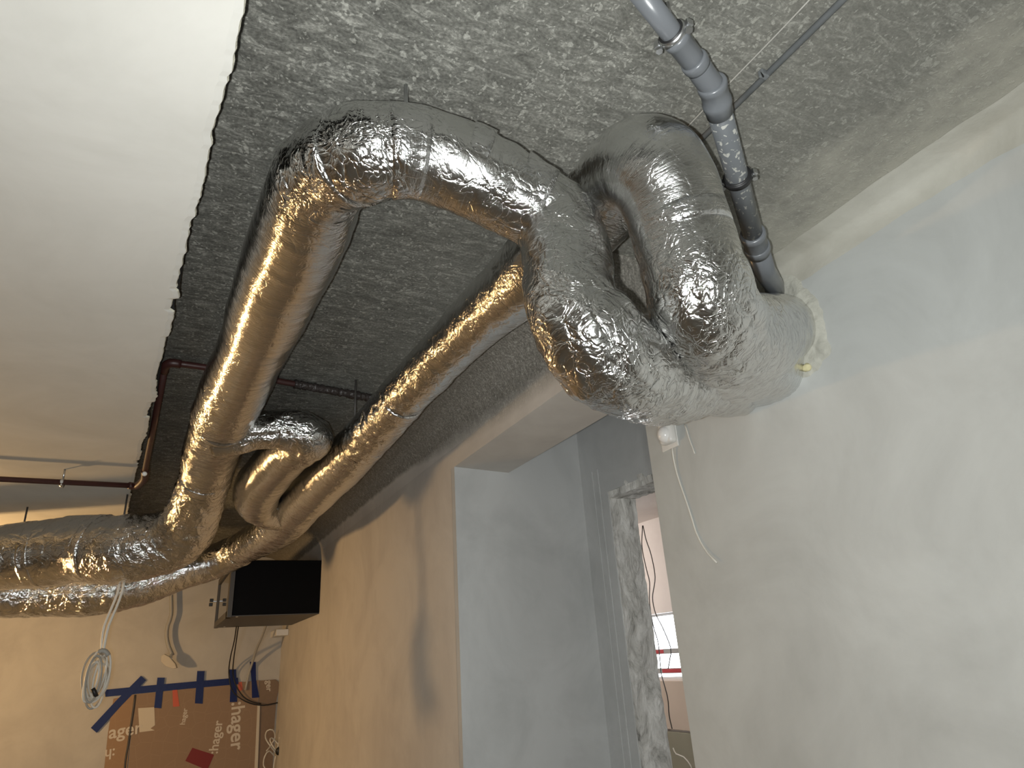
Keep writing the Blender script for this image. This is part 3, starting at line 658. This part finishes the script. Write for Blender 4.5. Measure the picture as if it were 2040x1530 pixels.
# ------------------------------------------------------------------ grey drain pipe under the ceiling
def pz(u, v, dz): return onz(u, v, H + dz)
g0, g1, g2, g3, g4 = pz(1262, -32, .935), pz(1386, 127, .915), pz(1421, 178, .908), pz(1503, 478, .868), pz(1523, 540, .858)
g5 = onx(1546, 590, XW1 + .02)
gp = thing('drain_pipe', (g2.x, g2.y, g2.z - .03), 'grey plastic drain pipe with sockets, sloping under the ceiling into the right wall', 'drain pipe')
RA, RB = .0176, .0222
bm = BM(); bar(bm, g0, g1, RA, 32); obj('pipe', bm, M['grey_clean'], gp, True)
d01 = (g1 - g0).normalized(); L01 = (g1 - g0).length
bm = BM(); lathe_along(bm, g1 - d01 * .070, d01, [(0, RA), (0, .0215), (.006, .0232), (.013, .0228), (.016, .0205), (.05, .0203), (.052, .0196), (.068, .0196), (.070, RA)], 36); obj('socket', bm, M['grey_clean'], gp, True)
d12 = (g2 - g1).normalized(); d23 = (g3 - g2).normalized(); d34 = (g4 - g3).normalized()
bm = BM(); lathe_along(bm, g1 - d01 * .010, d01, [(0, RA), (0, .0222), (.004, .0235), (.012, .0235), (.016, .0218), (.020, .0218)], 36)
tube(bm, [g1 + d01 * .006, g1 + d12 * .020, g1 + d12 * .035, g2 - d23 * .006], .0212, 32, smooth_step=.006); obj('bend', bm, M['grey_clean'], gp, True)
bm = BM(); lathe_along(bm, g2 - d23 * .016, d23, [(0, .021), (0, .0246), (.004, .0262), (.012, .0262), (.016, .0244), (.040, .0242), (.043, .0262), (.053, .0262), (.056, .0248), (.075, .0242), (.076, RB)], 36); obj('socket', bm, M['grey_clean'], gp, True)
bm = BM(); bar(bm, g2, g3, RB, 32); obj('pipe', bm, M['grey_plastic'], gp, True)
bm = BM(); lathe_along(bm, g3 - d34 * .030, d34, [(0, RB), (0, .0272), (.005, .0292), (.016, .0292), (.020, .0268), (.058, .0268), (.060, .0262), (.062, RB)], 36); obj('socket', bm, M['grey_clean'], gp, True)
bm = BM(); lathe_along(bm, g3 + d34 * .026, d34, [(0, .027), (0, .0285), (.005, .0302), (.018, .0302), (.022, .0272), (.030, .0272)], 36)
tube(bm, [g3 + d34 * .05, g4, g4.lerp(g5, .55) + Vector((.004, -.004, .004)), g5], [.0262] * 4, 32, cap=True); 
obj('bend', bm, M['grey_clean'], gp, True)
def text(name, body, loc, x_axis, up, size, m, parent, fat=0.0):
    cu = bpy.data.curves.new(name, 'FONT'); cu.body = body; cu.size = size; cu.extrude = .0003; cu.offset = fat * size; cu.materials.append(m)
    to = bpy.data.objects.new(name, cu); C.objects.link(to); bpy.context.view_layer.update()
    me = bpy.data.meshes.new_from_object(to.evaluated_get(bpy.context.evaluated_depsgraph_get())); bpy.data.objects.remove(to)
    me.materials.clear(); me.materials.append(m)
    o = bpy.data.objects.new(name, me); C.objects.link(o); x_axis = x_axis.normalized(); up = (up - x_axis * up.dot(x_axis)).normalized(); nz_ = x_axis.cross(up)
    R = Matrix((x_axis, up, nz_)).transposed().to_4x4(); lc = Vector(loc)
    if parent is not None: o.parent = parent; lc = lc - wloc(parent)
    o.matrix_local = Matrix.Translation(lc) @ R
    return o
mid = g3 + d34 * .008; tocam = (Vector((0, 0, H)) - mid).normalized(); side = d34.cross(tocam).normalized(); nn = (tocam * .93 + side * (-.25)).normalized()
text('size_mark', '50', mid + nn * .0272 - d34 * .006 , side if side.x > 0 else -side, -d34, .014, M['print'], gp)

def clamp(center, axis, r, label, rod_top, tilt=0.0, rubber=True):
    axis = axis.normalized(); up = (Vector((0, 0, 1)) - axis * axis.z).normalized(); sd = axis.cross(up)
    t = thing('pipe_clamp', (center.x, center.y, center.z - r), label, 'pipe clamp', 'clamps holding pipes')
    bm = BM(); lathe_along(bm, center - axis * .009, axis, [(0, r * .98), (0, r + .004), (.018, r + .004), (.018, r * .98)], 36); obj('rubber_lining', bm, M['rubber'], t, True)
    bm = BM(); lathe_along(bm, center - axis * .0065, axis, [(0, r + .003), (0, r + .0062), (.013, r + .0062), (.013, r + .003)], 36); obj('steel_band', bm, M['zinc'] if rubber else M['rubber'], t, True)
    for sg in (-1, 1):
        e = center + sd * sg * (r + .010) + up * tilt * sg
        bm = BM(); box(bm, e - Vector((.006, .006, .006)), e + Vector((.006, .006, .006))); bevel(bm, .0015); obj('ear', bm, M['zinc'], t)
        bm = BM(); bar(bm, e - up * .014, e + up * .010, .0032, 8); lathe_along(bm, e - up * .017, up, [(0, .006), (.005, .006)], 6); obj('bolt', bm, M['zinc'], t)
    top = center + up * (r + .006)
    bm = BM(); bar(bm, top, Vector((top.x, top.y, rod_top)), .004, 10); obj('threaded_rod', bm, M['zinc'], t, True)
    return t
clamp(pz(1341, 69, .925), d01, RA, 'shiny steel clamp on the upper stretch of the grey drain pipe', ZC)
clamp(g2.lerp(g3, .52), d23, RB, 'black rubber-lined clamp halfway down the speckled grey drain pipe', ZC, rubber=False)

# conduit and thin cable on the slab
cn = thing('conduit', (.912, .2, ZC - .02), 'thin grey conduit running along the ceiling behind the drain pipe', 'conduit')
bm = BM(); bar(bm, Vector((.914, -1.6, ZC - .0068)), Vector((.909, 1.15, ZC - .0068)), .0062, 14); obj('tube', bm, M['conduit'], cn, True)
q = onz(1522, 143, ZC)
bm = BM(); box(bm, (q.x - .012, q.y - .006, ZC - .015), (q.x + .006, q.y + .006, ZC)); bevel(bm, .002); obj('clip', bm, M['conduit'], cn)
bm = BM(); bar(bm, Vector((q.x - .010, q.y, ZC)), Vector((q.x - .012, q.y - .004, ZC - .022)), .0016, 6); obj('nail', bm, M['nut'], cn)
bm = BM(); tube(bm, [Vector((.862 + .003 * noise.noise(Vector((y * 4, 0, 0))), y, ZC - .0016)) for y in np.arange(.455, 1.12, .03)], .0015, 8); tag(obj('ceiling_cable', bm, M['grey_wire'], smooth=True), 'thin pale cable stuck along the ceiling beside the conduit', 'cable')

# ------------------------------------------------------------------ red-brown pipe
rp = thing('heating_pipe', (-.15, 3.27, H + .77), 'thin red-brown pipe running along the broken plaster edge', 'pipe')
q0, q1, q2, q3, q4, q5 = pz(-30, 953, .792), pz(272, 968, .792), pz(287, 948, .80), pz(329, 730, .972), pz(340, 723, .978), pz(411, 732, .982)
q0b = q0 + (q0 - q1).normalized() * 2.0
RP = .0112
bm = BM(); bar(bm, q0b, q1, RP, 16); obj('pipe', bm, M['redpipe'], rp, True)
bm = BM(); tube(bm, [q1 - (q1 - q0).normalized() * .03, q1, q1.lerp(q2, .6) + Vector((.012, -.02, 0)), q2 + (q3 - q2).normalized() * .05], .0155, 16, smooth_step=.01); obj('elbow', bm, M['redpipe'], rp, True)
bm = BM(); bar(bm, q2, q3, RP, 16); obj('pipe', bm, M['redpipe'], rp, True)
bm = BM(); tube(bm, [q3 - (q3 - q2).normalized() * .03, q3, q4, q4 + (q5 - q4).normalized() * .03], .0150, 16, smooth_step=.01); obj('elbow', bm, M['redpipe'], rp, True)
q6, q7 = pz(544, 757, .982), pz(740, 793, .982)
bm = BM(); tube(bm, [q4, q5, q6, q7], RP, 16, smooth_step=.05); obj('pipe', bm, M['redpipe'], rp, True)
bm = BM(); pts = [q6.lerp(q7, t) for t in np.linspace(.2, 1.0, 60)]
tube(bm, pts, [.013 + .006 * abs(noise.noise(Vector((i * .7, 0, 0)))) + .003 * random.random() for i in range(60)], 14)
for v in bm.verts: v.co += Vector((noise.noise(v.co * 90), noise.noise(v.co * 90 + Vector((9, 0, 0))), noise.noise(v.co * 90 + Vector((0, 9, 0))))) * .004
obj('flaking_crust', bm, M['crust'], rp, True)
bm = BM(); bmesh.ops.create_icosphere(bm, subdivisions=2, radius=.010)
for v in bm.verts: v.co += pz(288, 944, .785)
obj('fitting_cap', bm, M['white_plastic'], rp, True)
cc = q0.lerp(q1, .5); cc = pz(124, 962, .792)
clamp(cc, (q1 - q0), RP, 'small steel clamp on the red-brown pipe below the plastered ceiling', ZP)

# threaded hanger rods
def rod(p, z0, z1, label):
    bm = BM(); bar(bm, Vector((p.x, p.y, z0)), Vector((p.x, p.y, z1)), .0042, 10)
    tag(obj('hanger_rod', bm, M['zinc'] if 'front' in label else M['dark_wire'], smooth=True), label, 'rod', 'duct hanger rods')
p = onz(819, 146, ZC); rod(Vector((p.x, p.y + .03, 0)), ZC - .09, ZC, 'steel hanger rod above the front stretch of the foil duct')
p = onz(709, 757, ZC); rod(p, ZC - .16, ZC, 'dark hanger rod above the duct along the side wall')
p = onz(254, 985, ZP); rod(Vector((p.x, p.y, 0)), ZP - .14, ZP, 'dark hanger rod at the end of the broken plaster edge')
p = onz(55, 1010, ZP); rod(Vector((p.x, p.y, 0)), ZP - .12, ZP, 'dark hanger rod over the far-left stretch of the foil duct')

# ------------------------------------------------------------------ network cabinet on the side wall
CX0, CX1, CY0, CY1, CZ0, CZ1 = .400, XW2 - .001, 5.00, 6.12, H + .372, H + .738
cab = thing('network_cabinet', ((CX0 + CX1) / 2, (CY0 + CY1) / 2, CZ0), 'black wall-mounted network cabinet on the side wall under the ducts', 'cabinet')
bm = BM(); box(bm, (CX0 + .030, CY0, CZ0 + .006), (CX1, CY1, CZ1)); bevel(bm, .004); obj('body', bm, M['black_steel'], cab)
bm = BM(); box(bm, (CX0 + .030, CY0 + .004, CZ0), (CX1 - .002, CY1, CZ0 + .006)); obj('bottom_panel', bm, M['brown_steel'], cab)
df = BM(); fw = .045
for a, b in (((CX0, CY0 - .004, CZ0 - .004), (CX0 + .028, CY0 + fw * 2.4, CZ1 + .004)), ((CX0, CY1 - fw, CZ0 - .004), (CX0 + .028, CY1, CZ1 + .004)), ((CX0, CY0 + fw, CZ0 - .004), (CX0 + .028, CY1 - fw, CZ0 + .040)), ((CX0, CY0 + fw, CZ1 - .040), (CX0 + .028, CY1 - fw, CZ1 + .004))): box(df, a, b)
dr = obj('door', df, M['brown_steel'], cab)
bm = BM(); box(bm, (CX0 + .010, CY0 + fw, CZ0 + .03), (CX0 + .016, CY1 - fw, CZ1 - .03)); obj('glass', bm, M['glass'], dr)
lk = ony(429, 1200, CY1 + .01)
for px in ((421.5, 1196), (436, 1196), (420, 1204.5), (435.5, 1204.5)):
    k = ony(px[0], px[1], CY1 - .012); bm = BM(); box(bm, k - Vector((.014, .006, .013)), k + Vector((.014, .006, .013))); bevel(bm, .003); obj('hinge_block', bm, M['nut'], dr)
k = ony(428, 1198, CY1 - .012); bm = BM(); box(bm, k - Vector((.036, .004, .006)), k + Vector((.036, .004, .006))); bevel(bm, .002); obj('hinge_plate', bm, M['zinc'], dr)
for px in ((459, 1231), (436, 1250)):
    k = ony(px[0], px[1], CY0 + (.02 if px[0] > 450 else 1.0)); bm = BM(); lathe_along(bm, Vector((k.x + .04, k.y, CZ0 - .004)), Vector((0, 0, 1)), [(0, .006), (.005, .008)], 12); obj('screw', bm, M['zinc'], cab)
bm = BM(); box(bm, (.900, 6.25, H + .300), (XW2 - .001, YB - .001, H + .350)); bevel(bm, .003)
tag(obj('junction_box', bm, M['white_plastic']), 'small white box in the wall corner under the black cabinet', 'box')

# ------------------------------------------------------------------ far wall: cardboard, tapes, prints
def w3(u, v, d=0.0): return ony(u, v, YB - d)
def sheet(name, poly, d, th, m, label, cat, parent=None, group=None):
    bm = BM(); prism(bm, [w3(u, v, d) for u, v in poly], Vector((0, th, 0)))
    o = obj(name, bm, m, parent)
    return tag(o, label, cat, group) if parent is None else o
Z5 = lambda pts: [(x / 3.4, 1080 + y / 3.4) for x, y in pts]
cl_ = sheet('cardboard_sheet', [(226, 1392), (268.5, 1383), (262, 1440), (246, 1600), (200, 1600), (215, 1460)], .016, .010, M['card_left'], 'narrow orange-brown cardboard flap left of the big taped sheet', 'cardboard')
cm_ = sheet('cardboard_sheet', [(270, 1383), (350, 1375), (516, 1355), (514, 1420), (506, 1600), (248, 1600), (263, 1440)], .012, .008, M['card'], 'big brown cardboard sheet taped to the far wall, white lettering', 'cardboard')
cr_ = sheet('cardboard_sheet', [(517, 1356), (549, 1353.5), (555, 1358), (556, 1368), (550, 1400), (547, 1440), (540, 1600), (508, 1600), (515, 1420)], .010, .006, M['card_dark'], 'dark narrow cardboard strip in the wall corner, right of the sheet', 'cardboard')
def wtext(body, u, v, ang, length_px, parent, d):
    a = math.radians(ang); x = Vector((math.cos(a), 0, math.sin(a))); up = Vector((-math.sin(a), 0, math.cos(a)))
    ln = length_px * .00465; nchar = {':hager': 2.63, 'ager': 2.02, 'hager': 2.42, ':h': .80, 'ger': 1.45}[body]
    return text('printed_lettering', body, w3(u, v, d), x, up, ln / nchar, M['print'], parent, .016)
wtext(':hager', 462, 1399, -86, 84, cm_, .0135); wtext(':hager', 433, 1502, 86, 56, cm_, .0135); wtext('hager', 368, 1444, 86, 28, cm_, .0135)
wtext('ager', 216, 1472, 5, 56, cl_, .0175); wtext(':h', 230, 1491, 184, 17, cl_, .0175); wtext('ger', 531, 1356, -86, 21, cr_, .0115)
sheet('paper_label', Z5([(935, 1125), (1045, 1118), (1050, 1240), (1020, 1262), (1048, 1275), (945, 1288)]), .0145, .0015, M['paper'], 'cream paper label stuck on the big cardboard sheet', 'paper')
sheet('paper_label', Z5([(1303, 1393), (1450, 1440), (1405, 1545), (1255, 1482)]), .0145, .0015, M['red_paper'], 'dark red square of paper low on the big cardboard sheet', 'paper')
sheet('tape_strip', Z5([(1168, 1000), (1200, 1000), (1216, 1112), (1172, 1116)]), .0142, .001, M['orange_tape'], 'short orange tape strip hanging below the long blue tape', 'tape')
sheet('tape_strip', Z5([(1612, 950), (1638, 945), (1645, 1000), (1615, 1010)]), .0142, .001, M['orange_tape'], 'small orange-red tape scrap at the right end of the long blue tape', 'tape')
G5 = 'blue tape strips on the far wall'
for pts, d, lb in (([(710, 1000), (930, 978), (1300, 945), (1612, 918), (1616, 962), (1250, 995), (900, 1030), (714, 1048)], .0150, 'long blue tape strip along the top edge of the cardboard'),
                   ([(1066, 918), (1116, 918), (1104, 1010), (1092, 1126), (1044, 1122)], .0162, 'short blue tape strip crossing the long one beside the orange tape'),
                   ([(1336, 873), (1386, 873), (1372, 1095), (1320, 1092)], .0164, 'blue tape strip crossing the long one, second from its right end'),
                   ([(1553, 862), (1600, 862), (1602, 970), (1606, 1082), (1556, 1084), (1562, 970)], .0166, 'blue tape strip crossing the right end of the long one, under the black cables'),
                   ([(955, 905), (990, 935), (820, 1110), (655, 1292), (615, 1258), (790, 1070)], .0174, 'slanting blue tape strip beside the cable coil'),
                   ([(1692, 810), (1732, 812), (1734, 930), (1756, 1052), (1707, 1056), (1704, 940)], .0170, 'separate upright blue tape strip near the wall corner')):
    sheet('tape_strip', Z5(pts), d, .0010, M['blue_tape'], lb, 'tape', None, G5)
bm = BM(); tube(bm, [w3(u, v, .014) for u, v in Z5([(915, 1035), (905, 1120), (885, 1250), (870, 1360), (850, 1480), (840, 1600)])], .008, 8, smooth_step=.05); tag(obj('wall_cable', bm, M['dark_wire'], smooth=True), 'dark cable down the gap between cardboard flap and big sheet', 'cable')
bm = BM(); prism(bm, [w3(u, v, .022) for u, v in [(513, 1405), (518, 1405), (511, 1600), (504, 1600)]], Vector((0, .011, 0))); tag(obj('cable_duct', bm, M['paper']), 'narrow cream cable strip between the big sheet and the dark corner strip', 'cable strip')

# cables on the far wall
def cable(name, pts, r, m, label, cat='cable', group=None, parent=None, step=.03, n=8):
    bm = BM(); tube(bm, [ony(u, v, y) for u, v, y in pts], r, n, smooth_step=step); o = obj(name, bm, m, parent, True)
    return tag(o, label, cat, group) if parent is None else o
cable('black_cable', [(472, 1240, 5.95), (467, 1275, 6.2), (459, 1310, 6.45), (456, 1340, 6.555), (461, 1372, 6.562), (474, 1388, 6.562), (498, 1401, 6.562), (525, 1405, 6.562), (553, 1400, 6.575)], .0048, M['black_wire'], 'black cable from the cabinet bending off right at the blue tape')
cable('black_cable', [(476, 1240, 5.95), (471, 1275, 6.2), (466, 1310, 6.45), (464, 1340, 6.555), (470, 1365, 6.556), (485, 1388, 6.556), (505, 1399, 6.556), (520, 1402, 6.556)], .0048, M['black_wire'], 'second black cable from the cabinet, ending under the first')
cable('grey_cable', [(532, 1240, 6.1), (522, 1268, 6.3), (511, 1293, 6.45), (502, 1322, 6.55), (495, 1345, 6.575), (489, 1375, 6.572)], .010, M['grey_wire'], 'thick grey cable from the cabinet down to the cardboard')
pl = thing('cable_plug', ony(337, 1325, 6.53), 'cream plug dangling on a grey cable from the ducts, in front of the far wall', 'plug')
cable('cable', [(344, 1080, 6.53), (341, 1170, 6.53), (341, 1225, 6.53), (334, 1246, 6.53), (332, 1268, 6.53), (336, 1288, 6.53), (344, 1306, 6.53)], .0155, M['grey_wire'], '', parent=pl)
bm = BM(); prism(bm, [ony(u, v, 6.44) for u, v in [(321, 1307), (327, 1303), (337, 1308), (349, 1322), (352, 1331), (344, 1332), (330, 1327), (321, 1318)]], Vector((.01, .05, 0))); bevel(bm, .005); obj('plug_body', bm, M['paper'], pl)
bm = BM(); bar(bm, ony(340, 1313, 6.46), ony(341, 1302, 6.53), .012, 10); obj('cord_grip', bm, M['white_wire'], pl)

# cable coil hanging from the far bend of the first duct
YC = 3.66
cg = thing('cable_coil', ony(193, 1405, YC), 'coil of pale cable hanging from the far bend of the long foil duct', 'cable coil')
cable('cord', [(247, 1158, YC), (243, 1180, YC), (232, 1210, YC), (217, 1245, YC), (210, 1275, YC), (206, 1300, YC)], .0056, M['white_wire'], '', parent=cg)
cable('cord', [(239, 1158, YC + .02), (234, 1182, YC + .02), (221, 1214, YC + .02), (208, 1246, YC + .02), (203, 1275, YC + .02), (202, 1300, YC + .02)], .0056, M['white_wire'], '', parent=cg)
random.seed(3)
for i in range(10):
    cx_, cy_ = 190 + random.uniform(-9, 11), 1353 + random.uniform(-10, 8); rx, ry = random.uniform(8, 27), random.uniform(36, 54); an = random.uniform(.02, .50); yy = YC + random.uniform(-.05, .05); pts = []
    for k in range(15):
        a = 2 * math.pi * k / 14; ex, ey = rx * math.sin(a), -ry * math.cos(a)
        pts.append((cx_ + ex * math.cos(an) - ey * math.sin(an) * .6, cy_ + ey + ex * math.sin(an) * .4, yy + .02 * math.sin(a * 1.5)))
    cable('loop', pts, .0046, M['white_wire'] if i % 4 else M['grey_wire'], '', parent=cg, step=.015)
bm = BM(); tube(bm, [ony(u, v, YC - .01) for u, v in [(196, 1300), (203, 1296), (211, 1299), (216, 1306)]], .010, 8, smooth_step=.01); obj('tie', bm, M['grey_wire'], cg, True)
bm = BM(); tube(bm, [ony(u, v, YC - .05) for u, v in [(184, 1372), (188, 1378), (192, 1388)]], .009, 8); obj('black_end', bm, M['black_wire'], cg, True)

# bundle of loose white wires in the corner
wb = thing('wire_bundle', ony(550, 1540, 6.44), 'loops of loose white wire with a black connector in the lower wall corner', 'wire bundle')
for pts in ([(552, 1502), (540, 1488), (529, 1470), (532, 1456), (543, 1454), (548, 1468), (540, 1484), (531, 1496)], [(548, 1508), (536, 1496), (527, 1508), (525, 1525), (532, 1536), (540, 1545)], [(556, 1500), (546, 1490), (538, 1476), (541, 1470), (552, 1480), (560, 1495)],
            [(560, 1502), (566, 1518), (568, 1540), (564, 1570)], [(556, 1504), (552, 1525), (554, 1550), (560, 1575)], [(562, 1502), (573, 1515), (578, 1540), (575, 1570)], [(553, 1490), (556, 1474), (557, 1470)], [(564, 1492), (565, 1476), (566, 1472)], [(549, 1506), (545, 1530), (546, 1570)]):
    cable('wire', [(u, v, 6.42 + .04 * math.sin(u * 1.7)) for u, v in pts], .0052, M['white_wire'], '', parent=wb, step=.02)
bm = BM(); bmesh.ops.create_icosphere(bm, subdivisions=2, radius=.034); k = ony(557, 1496, 6.38)
for v in bm.verts: v.co = Vector((v.co.x, v.co.y * .6, v.co.z * 1.0)) + k
obj('connector', bm, M['black_wire'], wb, True)
